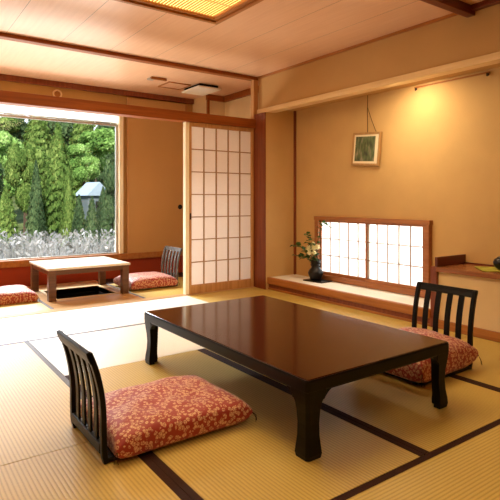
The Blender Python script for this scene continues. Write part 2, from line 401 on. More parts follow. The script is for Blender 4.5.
struct('trim_5', B(XL, 3.645, 4.935, 5.07, 1.915, 2.02), M['lintelw'], .004)         # lintel
struct('trim_6', B(XL, 3.72, 4.96, 5.05, 2.502, CZ), M['lintelw'], .004)            # ceiling beam
struct('trim_7', B(3.635, 3.70, 4.965, 5.03, 2.02, 2.502), M['shojiw'], .003)      # short strut above lintel
struct('trim_8', B(3.685, 3.70, 2.25, 4.96, 2.515, CZ), M['edgew'])                 # ceiling edge
struct('trim_9', B(-1.9, 3.70, 2.12, 2.22, 2.49, CZ), M['darkr'], .004) if False else None
struct('trim_9', B(3.02, 3.735, 2.17, 2.24, 2.47, CZ), M['darkr'], .004)
struct('trim_10', B(3.64, 3.70, YB, 2.17, 2.50, CZ), M['darkr'], .004)
# sunroom walls
struct('wall_sunroom_right', B(4.02, 4.1, 5.06, 6.2, 0, CZ), M['cream'])
struct('wall_sunroom_step', B(3.74, 4.1, 6.2, 6.75, 0, CZ), M['cream'])
struct('wall_between', B(3.80, 4.10, 4.86, 5.06, 0, CZ), M['plaster'])
GX0, GX1, GZ0, GZ1 = -1.3, 2.60, .33, 2.08
fw = BM()
box(fw, XL, GX0, YW, YW+.1, 0, CZ); box(fw, GX1+.05, 3.74, YW, YW+.1, .33, CZ)
box(fw, GX0, GX1+.06, YW, YW+.1, 2.25, CZ)
struct('wall_window', fw, M['plaster2'])
rb = thing('roller_blind', 'white rolled down blind strip at the top of the picture window', 'blind', (GX0, YW+.03, 2.09))
obj('cloth', B(0, GX1-GX0, 0, .002, 0, .158), M['blind'], rb)
obj('bottom_bar', B(0, GX1-GX0, -.006, .008, -.004, .010), M['alu'], rb, bevel=.002)
struct('wall_window_lower', B(XL, 3.74, YW-.005, YW+.1, -.06, .245), M['orange'])
struct('trim_11', B(XL, 3.74, YW-.06, YW+.12, .245, .326), M['edgew'], .004)        # window sill rail
struct('trim_12', B(GX1, GX1+.056, YW-.03, YW+.08, .326, 2.25), M['palez'], .004)   # lit upright beside the glass
struct('trim_13', B(XL, 3.74, YW-.05, YW, 2.47, CZ), M['postw'], .004)            # cornice
struct('trim_14', B(3.71, 3.745, 6.165, 6.2, 2.02-.4, CZ), M['lintelw'], .003)
struct('trim_15', B(3.70, 4.02, 6.155, 6.2, 2.46, CZ), M['lintelw'], .003)
struct('trim_16', B(3.975, 4.02, 5.06, 6.155, 2.46, CZ), M['lintelw'], .003)
w1 = BM(); box(w1, GX0, GX1, YW+.03, YW+.06, GZ0, GZ0+.012); box(w1, GX0, GX1, YW+.03, YW+.06, GZ1-.03, GZ1)
box(w1, GX1-.03, GX1, YW+.03, YW+.06, GZ0+.012, GZ1-.03); box(w1, GX0, GX0+.03, YW+.03, YW+.06, GZ0+.012, GZ1-.03); box(w1, .35, .39, YW+.03, YW+.06, GZ0+.012, GZ1-.03)
win = struct('window_1', w1, M['alu'], .002)
obj('glass_pane', B(GX0+.03, GX1-.03, YW+.042, YW+.046, GZ0+.012, GZ1-.03), M['glass'], win)
# tan sliding door panel beside the window
fd = thing('sliding_panel', 'plain tan sliding panel with round dark pull right of the picture window', 'sliding door', (2.70, 6.61, .326))
obj('panel', B(.02, .89, -.02, .01, 0, 2.12), M['fusuma'], fd, bevel=.002)
obj('frame', box(B(0, .02, -.028, .015, 0, 2.12), .89, .91, -.028, .015, 0, 2.12), M['shojiw'], fd, bevel=.002)
obj('finger_pull', loft(BM(), [[(.80+r*cos(a*pi/10), yy, .625+r*sin(a*pi/10)) for a in range(20)] for r, yy in ((.034, -.02), (.034, -.027), (.022, -.027), (.018, -.0215))]), M['black'], fd, label='round dark finger pull')

# ------------------------------------------------------------------ tall shoji screen
sx0, sx1, sz1 = 2.76, 3.64, 1.91
sh = thing('shoji_screen', 'tall sliding paper screen with wooden lattice below the lintel', 'paper screen', (sx0, 4.99, .004))
W = sx1-sx0
fr = BM(); box(fr, 0, .026, -.018, .018, 0, sz1); box(fr, W-.034, W, -.018, .018, 0, sz1); box(fr, .026, W-.034, -.016, .016, 0, .10); box(fr, .026, W-.034, -.016, .016, sz1-.045, sz1)
obj('frame', fr, M['shojiw'], sh, bevel=.002)
px0, px1, pz0, pz1 = .026, W-.034, .10, sz1-.045
lt = BM()
for i in range(1, 5):
    x = px0+(px1-px0)*i/5; box(lt, x-.006, x+.006, -.014, .0, pz0, pz1)
for j in range(1, 7):
    z = pz0+(pz1-pz0)*j/7; box(lt, px0, px1, -.013, .001, z-.0055, z+.0055)
obj('lattice', lt, M['muntin'], sh)
obj('paper', B(px0, px1, .002, .0035, pz0, pz1), M['paperA'], sh)
obj('pull', B(.004, .02, -.021, -.018, .83, .90), M['black'], sh)
obj('lit_edge_strip', B(-.045, 0.0, -.01, .05, 0, sz1-.0), M['palez'], sh, bevel=.002, label='pale lit edge of the screen behind')

# ------------------------------------------------------------------ alcove platform, window, counter
pl = struct('trim_17', B(3.70, 4.11, 2.56, 4.755, .09, .14), M['white'], 0)
pl.name = 'alcove_platform'; pl['kind'] = 'structure'
struct('front_board', B(3.675, 3.72, 2.56, 4.76, .065, .143), M['edgew'], .008, pl)
struct('riser', B(3.70, 3.74, 2.56, 4.76, 0, .065), M['postw'], 0, pl)
struct('foot_strip', B(3.69, 3.70, 2.56, 4.76, 0, .02), M['edgew'], 0, pl)
w2 = BM(); d0, d1 = 4.06, 4.13
box(w2, d0, d1, WY0-.01, WY1+.01, WZ0-.02, WZ0+.035); box(w2, d0, d1, WY0-.01, WY1+.01, WZ1-.035, WZ1+.008)
box(w2, d0+.002, d1, WY1-.06, WY1, WZ0+.035, WZ1-.035); box(w2, d0+.002, d1, WY0, WY0+.045, WZ0+.035, WZ1-.035)
win2 = struct('window_2', w2, M['shojiy'], .003)
ym = 3.575
for (a, c, xo) in ((ym-.02, WY1-.06, 4.105), (WY0+.045, ym+.03, 4.085)):
    s = BM(); z0, z1 = WZ0+.035, WZ1-.035; sw = .032
    box(s, xo-.01, xo+.01, a, a+sw, z0, z1); box(s, xo-.01, xo+.01, c-sw*.6, c, z0, z1); box(s, xo-.01, xo+.01, a+sw, c-sw*.6, z0, z0+.035); box(s, xo-.01, xo+.01, a+sw, c-sw*.6, z1-.02, z1)
    pn = obj('shoji_sash', s, M['shojiy'], win2, bevel=.002)
    l = BM(); ya, yb, za, zb = a+sw, c-sw*.6, z0+.035, z1-.02
    for i in range(1, 5): yy = ya+(yb-ya)*i/5; box(l, xo-.010, xo+.001, yy-.0055, yy+.0055, za, zb)
    for j in range(1, 3): zz = za+(zb-za)*j/3; box(l, xo-.009, xo+.002, ya, yb, zz-.005, zz+.005)
    obj('lattice', l, M['wbar'], pn)
    obj('paper', B(xo+.003, xo+.0045, ya, yb, za, zb), M['paperB'], pn)
# cabinet / counter right of the window
struct('wall_counter_front', B(3.715, 3.80, YB, 2.50, 0, .462), M['cream'])
struct('baseboard_right', B(3.69, 3.715, YB, 2.50, 0, .07), M['edgew'], .004)
struct('trim_18', B(3.69, 3.80, 2.50, 2.56, 0, .50), M['postw'], .003)
struct('trim_19', B(3.80, 4.11, 2.50, 2.56, .14, .50), M['postw'], 0)
ct = thing('counter_shelf', 'long brown wooden counter shelf right of the low window', 'counter', (3.68, YB, .464))
obj('worktop', B(0, .432, 0, 2.50-YB, 0, .036), M['ctrw'], ct, bevel=.003)
obj('end_board', B(.02, .432, 2.50-YB-.0, 2.50-YB+.025, .036, .115), M['darkr'], ct, bevel=.002, label='dark red upright end board')
obj('back_strip', B(.42, .432, 0, 2.50-YB, .036, .048), M['darkr'], ct)

# cloth and dark pot on the counter
cl = BM(); random.seed(3)
rows = []
for i in range(9):
    rows.append([cl.verts.new((-.14+.28*i/8+random.uniform(-.003, .003), -.16+.32*j/8, .002+.004*random.random())) for j in range(9)])
for i in range(8):
    for j in range(8): cl.faces.new((rows[i][j], rows[i+1][j], rows[i+1][j+1], rows[i][j+1]))
c = obj('table_cloth', cl, M['cloth'], smooth=True); c.location = (3.95, 2.11, .5015); c.rotation_euler = (0, 0, .75)
props(c, 'small green and yellow cloth lying on the counter shelf under the black pot', 'cloth')
md = c.modifiers.new('s', 'SOLIDIFY'); md.thickness = .002
pt = thing('lidded_pot', 'small round black lacquered pot on the green cloth', 'pot', (3.93, 2.085, .510))
obj('body', lathe(BM(), [(.02, 0), (.032, 0), (.05, .014), (.062, .038), (.063, .055), (.054, .076), (.038, .084)]), M['vase'], pt, smooth=True)
obj('lid', lathe(BM(), [(.036, .084), (.037, .088), (.024, .098), (.007, .101), (.006, .106), (.010, .111), (.006, .116), (.001, .117)]), M['vase'], pt, smooth=True)

# picture rail on the alcove wall, picture and cord
rl = thing('picture_rail', 'thin metal picture rail with hooks high on the alcove wall', 'rail', (4.105, 2.2, 2.11))
obj('track', B(-.008, .006, .08, .82, .0, .012), M['edgew'], rl, bevel=.002)
for yy in (.095, .80):
    obj('hook', box(B(-.014, .002, yy-.008, yy+.008, -.02, .002), -.02, -.006, yy-.004, yy+.004, -.026, -.012), M['metal'], rl)
pc = thing('framed_picture', 'small framed dark green woodland print hanging by a cord on the tan wall', 'picture', (4.085, 3.62, 1.41))
pc.rotation_euler = (radians(4.0), radians(2), radians(-2))
pw, ph = .385, .345
f = BM(); y0, y1 = -pw/2, pw/2
box(f, -.012, .018, y0, y0+.022, 0, ph); box(f, -.012, .018, y1-.022, y1, 0, ph); box(f, -.012, .018, y0+.022, y1-.022, 0, .022); box(f, -.012, .018, y0+.022, y1-.022, ph-.022, ph)
obj('frame', f, M['pframe'], pc, bevel=.002)
obj('mat_board', B(-.003, .004, y0+.022, y1-.022, .022, ph-.022), M['matb'], pc)
obj('print', B(-.005, -.003, y0+.068, y1-.042, .045, ph-.042), M['print'], pc)
obj('hanging_cord', tube(tube(BM(), [(-.022, .012, .727), (-.014, .006, .55), (.006, 0, ph)], .0035, 6), [(-.016, .006, .60), (-.008, -.06, .46), (.004, -.12, ph)], .0028, 6), M['cord'], pc)

# ------------------------------------------------------------------ vase with flowers on a dark board
vb = obj('vase_board', B(-.09, .09, -.14, .14, 0, .012), M['lacq'], bevel=.004); vb.location = (3.96, 4.20, .1405); vb.rotation_euler = (0, 0, .1)
props(vb, 'thin black lacquered board under the vase on the alcove platform', 'stand')
VX, VY, VZ = 3.955, 4.225, .1535
va = thing('flower_vase', 'dark bronze waisted vase with small side handles in front of the low window', 'vase', (VX, VY, VZ))
obj('body', lathe(BM(), [(.035, 0), (.05, 0), (.052, .008), (.062, .03), (.074, .06), (.076, .08), (.066, .105), (.046, .13), (.038, .145), (.043, .165), (.05, .19), (.049, .2), (.055, .212), (.055, .218), (.044, .218), (.038, .19), (.03, .15), (.02, .14)], 32), M['vase'], va, smooth=True)
for s in (-1, 1):
    obj('handle', tube(BM(), [(0, s*.045, .185), (0, s*.066, .178), (0, s*.068, .155), (0, s*.052, .140)], .006, 8), M['vase'], va, smooth=True)
va.scale = (1.13, 1.13, 1.04)
def blossom(name, par, c, r, n=22):
    bm = BM(); c = Vector(c); random.seed(int(c.x*900+c.z*700))
    for k in range(n*3):
        th = random.uniform(0, 2*pi); el = math.asin(random.uniform(-.15, 1)); d = Vector((cos(th)*cos(el), sin(th)*cos(el), sin(el)))
        a = d.cross(Vector((0, 0, 1)) if abs(d.z) < .9 else Vector((1, 0, 0))).normalized(); q = d.cross(a)
        w = r*.20; L = r*random.uniform(.8, 1.1)
        bm.faces.new([bm.verts.new(c+v) for v in (d*r*.15-a*w*.4, d*L*.7-a*w+q*w*.2, d*L+q*w*.7, d*L*.7+a*w+q*w*.2, d*r*.15+a*w*.4)])
    lathe(bm, [(.001, -r*.55), (r*.5, -r*.35), (r*.62, 0), (r*.5, r*.35), (.001, r*.55)], 10, c)
    o = obj(name, bm, M['petal'], par); return o
def leaf(bm, p, d, L, w):
    p = Vector(p); d = Vector(d).normalized(); a = d.cross(Vector((.3, .2, 1))).normalized(); u = a.cross(d)
    pts = [p, p+d*L*.3+a*w*.8, p+d*L*.65+a*w*.6+u*.1*L, p+d*L-u*.1*L, p+d*L*.65-a*w*.6+u*.1*L, p+d*L*.3-a*w*.8]
    mid = [p+d*L*.3-u*.04*L, p+d*L*.65+u*.06*L]
    V = [bm.verts.new(x) for x in pts]; Mi = [bm.verts.new(x) for x in mid]
    for fc in ((V[0], V[1], Mi[0]), (V[1], V[2], Mi[1], Mi[0]), (V[2], V[3], Mi[1]), (V[3], V[4], Mi[1]), (V[4], V[5], Mi[0], Mi[1]), (V[5], V[0], Mi[0])): bm.faces.new(fc)
rim_z = .20
fls = [(-.03, .055, .31, .044), (-.02, -.015, .325, .044), (-.055, .02, .265, .036), (-.02, -.075, .335, .042), (-.045, -.045, .275, .036), (.01, .03, .36, .036)]
fl_lab = ['topmost left cream chrysanthemum', 'cream chrysanthemum at the top centre of the bunch', 'cream chrysanthemum low at the front left', 'cream chrysanthemum at the right of the bunch', 'cream chrysanthemum low at the front right', 'cream chrysanthemum at the back of the bunch']
for (dx, dy, dz, r), lb in zip(fls, fl_lab):
    dz += .025; dx -= .02
    t_ = thing('cream_flower', lb+' in the dark vase', 'flower', (VX, VY, VZ+.17), 0, 'cream flowers in the vase')
    obj('stem', tube(BM(), [(0, 0, -.01), (dx*.4, dy*.4, .05), (dx, dy, dz-.16)], .0025, 6), M['stem'], t_)
    blossom('blossom', t_, (dx, dy, dz-.16), r)
    bm = BM(); leaf(bm, (dx*.6, dy*.6, .07), (dx-.02, dy+.02, .02), .05, .016); leaf(bm, (dx*.5, dy*.5, .05), (-.4, dy*8, .1), .05, .016); obj('leaf', bm, M['fleaf'], t_)
brs = [([(0, 0, 0), (-.03, .08, .10), (-.03, .19, .17), (-.02, .30, .20)], 'leafy green branch reaching left from the vase toward the corner', 1.0),
       ([(0, 0, 0), (-.02, .05, .16), (-.02, .09, .27), (-.02, .11, .34)], 'upright leafy twig above the vase, left of the window frame', .8),
       ([(0, 0, 0), (-.04, .12, .07), (-.05, .24, .08)], 'low leafy green branch drooping left of the vase', 1.0),
       ([(0, 0, 0), (0, -.02, .18), (.0, -.06, .36), (.02, -.10, .47), (.02, -.20, .43)], 'thin arching twig with sparse leaves in front of the window paper', .66),
       ([(0, 0, 0), (-.03, .02, .14), (-.04, .03, .24)], 'short dark leafy sprig behind the cream flowers', 1.0)]
for pts, lb, sc in brs:
    t_ = thing('leafy_branch', lb, 'branch', (VX, VY, VZ+.17), 0, 'leafy branches in the vase')
    obj('stem', tube(BM(), pts, .0028, 6, .0012), M['stem'], t_, smooth=True)
    bm = BM(); P_ = [Vector(p) for p in pts]; random.seed(len(lb))
    for k in range(1, len(P_)):
        for q in (.35, .7, 1.0):
            p = P_[k-1].lerp(P_[k], q)
            if p.z < .03: continue
            for s in (-1, 1):
                if random.random() < (.85 if sc > .6 else .35):
                    leaf(bm, p, (random.uniform(-.6, .3), s*random.uniform(.4, 1), random.uniform(-.2, .6)), .092*sc*random.uniform(.7, 1.2), .036*sc)
    obj('leaves', bm, M['fleaf'], t_)

# ------------------------------------------------------------------ big lacquered low table
TX0, TX1, TY0, TY1, TZ = 1.372, 2.345, 1.512, 3.08, .33
tb = thing('low_table', 'large low black and red-brown lacquered table in the middle of the tatami room', 'table', ((TX0+TX1)/2, (TY0+TY1)/2, 0))
hx, hy = (TX1-TX0)/2, (TY1-TY0)/2
def rrect(ax, ay, r, z, n=5):
    pts = []
    for cx, cy, a0 in ((ax-r, ay-r, 0), (-ax+r, ay-r, 90), (-ax+r, -ay+r, 180), (ax-r, -ay+r, 270)):
        for k in range(n): a = radians(a0+90*k/(n-1)); pts.append((cx+r*cos(a), cy+r*sin(a), z))
    return pts
obj('tabletop', loft(BM(), [rrect(hx-.003, hy-.003, .012, TZ-.022), rrect(hx-.002, hy-.002, .014, TZ-.006), rrect(hx-.008, hy-.008, .012, TZ), ]), M['topl'], tb)
ap = BM()
for (ax, ay, z) in (): pass
loft(ap, [rrect(hx-.004, hy-.004, .012, TZ-.058), rrect(hx, hy, .014, TZ-.05), rrect(hx, hy, .014, TZ-.012), rrect(hx-.003, hy-.003, .012, TZ-.003), rrect(hx-.012, hy-.012, .01, TZ-.004)])
obj('apron', ap, M['lacq'], tb)
def leg_mesh(sx, sy):
    bm = BM()
    # (z, outer inset, width)
    prof = [(0, .006, .072), (.02, .002, .080), (.05, .004, .074), (.09, .010, .066), (.14, .013, .064), (.19, .010, .070), (.225, .005, .080), (.245, .003, .095), (.262, .001, .105), (TZ-.05, .0, .105)]
    rings = []
    for z, o_, w in prof:
        a, b2 = hx-o_, hx-o_-w; c_, d_ = hy-o_, hy-o_-w; ch = .012
        # inner corner is cut so the bracket forms an L in plan
        rings.append([(sx*(a-ch), sy*c_, z), (sx*a, sy*(c_-ch), z), (sx*a, sy*d_, z), (sx*(a-.036), sy*d_, z), (sx*(a-.036), sy*(c_-.036), z), (sx*b2, sy*(c_-.036), z), (sx*b2, sy*c_, z)])
    loft(bm, rings)
    # curved brackets running into the apron
    for axis in (0, 1):
        R0 = .105; seg = 7; top = TZ-.052; low = []
        outer, inner = [], []
        for k in range(seg+1):
            u = k/seg
            along = R0-.01+u*.075; z = top-.045*(1-u)**2.2
            for lst, off in ((outer, .004), (inner, .03)):
                if axis == 0: lst.append(((sx*(hx-along), sy*(hy-off), z), (sx*(hx-along), sy*(hy-off), top+.004)))
                else: lst.append(((sx*(hx-off), sy*(hy-along), z), (sx*(hx-off), sy*(hy-along), top+.004)))
        loft(bm, [[outer[k][0], outer[k][1], inner[k][1], inner[k][0]] for k in range(seg+1)])
    return bm
for sx in (-1, 1):
    for sy in (-1, 1): obj('leg', leg_mesh(sx, sy), M['lacq'], tb, bevel=.003)

# ------------------------------------------------------------------ legless floor chairs and cushions
def sweep_rect(bm, path, wy, th, y0):
    """bar of width wy (Y) and thickness th following path in X,Z"""
    rings = []
    for i, (x, z) in enumerate(path):
        a = path[max(i-1, 0)]; b_ = path[min(i+1, len(path)-1)]; dx, dz = b_[0]-a[0], b_[1]-a[1]; L = math.hypot(dx, dz) or 1
        nx, nz = -dz/L*th/2, dx/L*th/2
        rings.append([(x+nx, y0-wy/2, z+nz), (x+nx, y0+wy/2, z+nz), (x-nx, y0+wy/2, z-nz), (x-nx, y0-wy/2, z-nz)])
    return loft(bm, rings)
def bez(pts, n=14):
    out = []
    for k in range(n+1):
        t_ = k/n; a, b_, c_, d_ = [(1-t_)**3, 3*t_*(1-t_)**2, 3*t_*t_*(1-t_), t_**3]
        out.append(tuple(a*p[0]+b_*p[1]+c_*p[2]+d_*p[3] for p in zip(*pts)))
    return out
def make_chair(name, label, loc, rz, wood_m, H=.45, Wd_=.44):
    """front is +X; back at x=0"""
    t_ = thing(name, label, 'floor chair', loc, rz)
    Wd = Wd_
    side = [(.012, .0), (.004, .03)]+bez([(.002, .05), (.0, .10), (.0, .14), (.0, .18)], 6)+bez([(.0, .18), (-.002, .28), (-.025, .38), (-.058, H)], 8)[1:]
    obj('seat_board', B(.012, .52, -Wd/2+.028, Wd/2-.028, .004, .020), wood_m, t_, bevel=.004)
    for s in (-1, 1):
        obj('back_post', sweep_rect(BM(), side, .028, .022, s*(Wd/2-.014)), wood_m, t_, bevel=.003)
    up = [p for p in side if p[1] > .055]
    for k in range(4):
        y_ = -Wd/2+.014+(Wd-.028)*(k+1)/5
        obj('back_slat', sweep_rect(BM(), up, .038, .010, y_), wood_m, t_, bevel=.002)
    tp = side[-1]
    obj('top_rail', sweep_rect(BM(), [(tp[0]+.012, tp[1]-.042), (tp[0]-.0, tp[1]-.015), (tp[0]-.006, tp[1]+.006)], Wd, .018, 0), wood_m, t_, bevel=.004)
    for s in (-1, 1):
        obj('side_runner', B(.012, .50, s*(Wd/2-.014)-.014, s*(Wd/2-.014)+.014, .002, .022), wood_m, t_, bevel=.004)
    lo = up[0]
    obj('lower_rail', B(lo[0]-.012, lo[0]+.012, -Wd/2+.028, Wd/2-.028, .035, .075), wood_m, t_, bevel=.003)
    return t_
def cushion_mesh(lx, ly, h, seed, rim=.045, n=26, rough=.006):
    random.seed(seed); bm = BM()
    ph = [random.uniform(0, 6) for _ in range(4)]
    def pos(u, v, side):
        # pinched corners, bulging middle
        e = (1-u**4)*(1-v**4); pinch = 1-.07*((1-u*u)**1)*(abs(v)**6)-.0
        x = u*lx/2*(1-.045*(1-v*v)*1.0*abs(u)**4); y_ = v*ly/2*(1-.045*(1-u*u)*abs(v)**4)
        z = h*(max(0, e)**.30)*(.92+.08*sin(3*u+ph[0])*cos(2.5*v+ph[1]))
        if side > 0: return (x, y_, rim+z*.72+rough*sin(9*u+ph[2])*sin(8*v+ph[3])*e)
        return (x, y_, rim-min(rim-.002, z*.9))
    g = {}
    for i in range(n+1):
        for j in range(n+1):
            # denser sampling toward the rim
            u, v = sin((2*i/n-1)*pi/2), sin((2*j/n-1)*pi/2)
            edge = i in (0, n) or j in (0, n)
            a = bm.verts.new(pos(u, v, 1)); b_ = a if edge else bm.verts.new(pos(u, v, -1)); g[i, j] = (a, b_)
    for i in range(n):
        for j in range(n):
            q = [g[i, j], g[i+1, j], g[i+1, j+1], g[i, j+1]]
            bm.faces.new([k[0] for k in q])
            try: bm.faces.new([k[1] for k in q][::-1])
            except ValueError: pass
    return bm
def make_cushion(label, loc, rz, lx, ly, h, seed, tassel=True, rim=.045):
    t_ = thing('floor_cushion', label, 'cushion', loc, rz, None)
    obj('cover', cushion_mesh(lx, ly, h, seed, rim), M['floral'], t_, smooth=True)
    for sx, sy in ((-1, -1), (1, -1), (1, 1), (-1, 1)):
        if tassel:
            obj('corner_thread', tube(tube(BM(), [(sx*(lx/2-.006), sy*(ly/2-.006), rim), (sx*(lx/2+.012), sy*(ly/2+.006), .03), (sx*(lx/2+.015), sy*(ly/2+.008), .004)], .0016, 5), [(sx*(lx/2-.006), sy*(ly/2-.006), rim), (sx*(lx/2+.004), sy*(ly/2+.016), .026), (sx*(lx/2+.002), sy*(ly/2+.02), .004)], .0016, 5), M['heri'], t_)
    return t_
chairwood = M['lacq']
greyw = plain('worn_grey_wood', (.10, .085, .07), .25, .7, noise=.3, nscale=25)
make_chair('floor_chair', 'black slatted legless chair back at the left front beside the big red cushion', (.714, 2.19, 0), 0, chairwood, .45, .425)
make_cushion('large red floral floor cushion at the left front of the low table', (1.075, 2.19, .018), .0, .66, .53, .108, 1)
make_chair('floor_chair', 'dark slatted legless chair behind the right side of the low table', (2.975, 1.985, 0), pi, chairwood, .475, .44)
make_cushion('red floral floor cushion on the chair at the right of the low table', (2.705, 2.0, .022), .03, .60, .53, .15, 2, True, .075)
make_chair('floor_chair', 'small grey worn slatted chair in the sunroom near the paper screen', (2.93, 5.80, 0), pi, greyw, .45)
make_cushion('red floral floor cushion right of the sunken table in the sunroom', (2.60, 5.79, .018), 0, .60, .56, .13, 3)
make_cushion('red floral floor cushion left of the sunken table, cut by the picture edge', (1.01, 5.83, .0), 0, .60, .56, .13, 4)

# ------------------------------------------------------------------ sunken table in the sunroom
KX0, KX1, KY0, KY1, KZ = 1.375, 2.265, 5.44, 6.27, .345
kt = thing('sunken_table', 'square wooden table with daylight-whitened top over the floor pit by the picture window', 'table', ((KX0+KX1)/2, (KY0+KY1)/2, 0))
ax, ay = (KX1-KX0)/2, (KY1-KY0)/2
obj('tabletop', B(-ax, ax, -ay, ay, KZ-.024, KZ), M['tabletop'], kt, bevel=.004)
f = BM(); box(f, -ax+.02, ax-.02, -ay+.02, -ay+.045, KZ-.075, KZ-.024); box(f, -ax+.02, ax-.02, ay-.045, ay-.02, KZ-.075, KZ-.024)
box(f, -ax+.02, -ax+.045, -ay+.045, ay-.045, KZ-.075, KZ-.024); box(f, ax-.045, ax-.02, -ay+.045, ay-.045, KZ-.075, KZ-.024)
obj('apron', f, M['tablew'], kt, bevel=.002)
for sx in (-1, 1):
    for sy in (-1, 1):
        a, c_ = sorted((sx*(ax-.012), sx*(ax-.087))); d_, e_ = sorted((sy*(ay-.012), sy*(ay-.087)))
        obj('leg', B(a, c_, d_, e_, .001, KZ-.024), M['tablew'], kt, bevel=.004)

# ------------------------------------------------------------------ ceiling light and ceiling fittings
LX0, LX1, LY0, LY1 = .60, 2.24, 1.9, 3.575
cl = thing('ceiling_light', 'large square wooden framed ceiling light with glowing bamboo slats', 'ceiling light', ((LX0+LX1)/2, (LY0+LY1)/2, CZ))
ax, ay = (LX1-LX0)/2, (LY1-LY0)/2
f = BM()
for o_, w, z0, z1 in ((0, .035, -.045, 0), (.035, .035, -.03, 0)):
    X, Y_ = ax-o_, ay-o_
    box(f, -X, X, -Y_, -Y_+w, z0, z1); box(f, -X, X, Y_-w, Y_, z0, z1); box(f, -X, -X+w, -Y_+w, Y_-w, z0, z1); box(f, X-w, X, -Y_+w, Y_-w, z0, z1)
obj('frame', f, M['edgew'], cl, bevel=.002)
obj('diffuser', B(-ax+.07, ax-.07, -ay+.07, ay-.07, -.010, -.004), M['diff'], cl)
s = BM(); nsl = 56
for k in range(nsl):
    x = -ax+.075+(2*ax-.15)*(k+.5)/nsl; box(s, x-.0055, x+.0055, -ay+.07, ay-.07, -.020, -.013)
for k in range(3):
    y_ = -ay+.07+(2*ay-.14)*(k+.5)/3; box(s, -ax+.07, ax-.07, y_-.006, y_+.006, -.013, -.0105)
obj('slat_screen', s, M['bamboo'], cl)
vt = thing('ceiling_vent', 'square white ceiling vent cover above the paper screen in the sunroom', 'vent', (3.42, 5.85, CZ))
obj('cover', B(-.17, .17, -.23, .23, -.055, -.035), M['white'], vt, bevel=.003)
obj('housing', B(-.14, .14, -.20, .20, -.035, 0), M['black'], vt)
hp = thing('ceiling_hatch', 'thin brown framed square hatch in the sunroom ceiling beside the vent', 'hatch', (3.08, 5.95, CZ))
f = BM()
for a in ((-.16, .16, -.16, -.145), (-.16, .16, .145, .16), (-.16, -.145, -.145, .145), (.145, .16, -.145, .145)): box(f, *a, -.012, 0)
obj('frame', f, M['edgew'], hp); obj('panel', B(-.145, .145, -.145, .145, -.006, 0), M['ceil2'], hp)
sd = thing('ceiling_sensor', 'small ceiling bracket with short dark bar left of the vent', 'bracket', (2.72, 5.70, CZ))
obj('plate', B(-.09, -.02, .02, .11, -.02, 0), M['alu'], sd, bevel=.003); obj('bar', B(-.09, .11, -.03, -.005, -.03, 0), M['edgew'], sd, bevel=.002)
rv = thing('wall_vent', 'small round vent with pale ring above the window', 'vent', (1.79, YW-.012, 2.385))
def disc(bm, r0, r1, y0, y1, n=28):
    return loft(bm, [[(r*cos(2*pi*i/n), yy, r*sin(2*pi*i/n)) for i in range(n)] for r, yy in ((r1, y1), (r1, y0), (r0, y0), (r0, (y0+y1)/2))])
obj('ring', disc(BM(), .040, .058, -.012, .012), M['palew'], rv, smooth=False)
obj('grille', disc(BM(), .008, .038, -.008, .0), M['edgew'], rv)

# ------------------------------------------------------------------ outside: hillside, reeds, trees, house
def P(u, d):   # ground position: u = sideways slope as seen from the room centre line, d = distance along the view axis
    s_, c_ = .5847, .8112
    return ((s_+c_*u)*d, (c_-s_*u)*d)
hb = BM(); nx, ny = 30, 30; V = {}
def hillz(x, y_):
    d = max(0, y_-16); return -1.6+.02*max(0, y_-7)+.0+d*.16+.25*sin(x*.5)*cos(y_*.35)
for i in range(nx+1):
    for j in range(ny+1):
        x = -20+60*i/nx; y_ = 7.2+50*j/ny; V[i, j] = hb.verts.new((x, y_, hillz(x, y_)))
for i in range(nx):
    for j in range(ny): hb.faces.new((V[i, j], V[i+1, j], V[i+1, j+1], V[i, j+1]))
props(obj('hillside_ground', hb, M['ground'], smooth=True), kind='structure')
def foliage(kind, n, seed):
    random.seed(seed); bm = BM()
    for k in range(n):
        if kind == 'cone':
            h = 1-math.sqrt(random.random()); th = random.uniform(0, 2*pi)
            lay = .70+.30*abs(sin(h*42+1.5*sin(th*3)))
            R = (1-h)**.75*(1.0 if h > .1 else .75+h*2.5)*lay*(.86+.14*sin(5*th+h*9))*random.uniform(.72, 1)
            c_ = Vector((R*cos(th), R*sin(th), h)); d = Vector((cos(th), sin(th), random.uniform(-.5, .2)/1))
            z = (h*1.0)
        else:
            k2 = k % 17; rs = random.getstate(); random.seed(seed*100+k2); 
            bc = Vector((random.uniform(-.6, .6), random.uniform(-.6, .6), random.uniform(.35, .88))); br = random.uniform(.28, .5); random.setstate(rs)
            v = Vector((random.gauss(0, 1), random.gauss(0, 1), random.gauss(0, 1))).normalized()*random.uniform(.8, 1)
            c_ = bc+Vector((v.x*br, v.y*br, v.z*br*.32)); d = v
        a = Vector((random.gauss(0, 1), random.gauss(0, 1), random.gauss(0, 1))).normalized(); q = (a.cross(d)).normalized()
        sz = .052*random.uniform(.6, 1.3)
        if kind != 'cone': sz *= 1.1
        zs = .42
        vs = [(a+q*.2)*sz, (q)*sz*.6, -(a)*sz, -(q)*sz*.6]
        bm.faces.new([bm.verts.new((c_.x+w.x, c_.y+w.y, c_.z+w.z*zs)) for w in vs])
    # inner mass that hides what lies behind
    if kind == 'cone': lathe(bm, [(.01, .0), (.55, .04), (.42, .3), (.28, .6), (.05, .93), (.002, .95)], 12)
    return bm
FM = {}
def fmesh(kind, matname, var, n):
    key = (kind, matname, var)
    if key not in FM:
        o = obj('foliage', foliage(kind, n, 11+var*7+len(matname)), M[matname]); FM[key] = o.data; bpy.data.objects.remove(o)
    return FM[key]
tr = bmesh.new(); tube(tr, [(0, 0, 0), (.01, 0, .5), (0, .01, .9)], .05, 8, .012); o = obj('trunk', tr, M['trunk']); TRUNK = o.data; bpy.data.objects.remove(o)
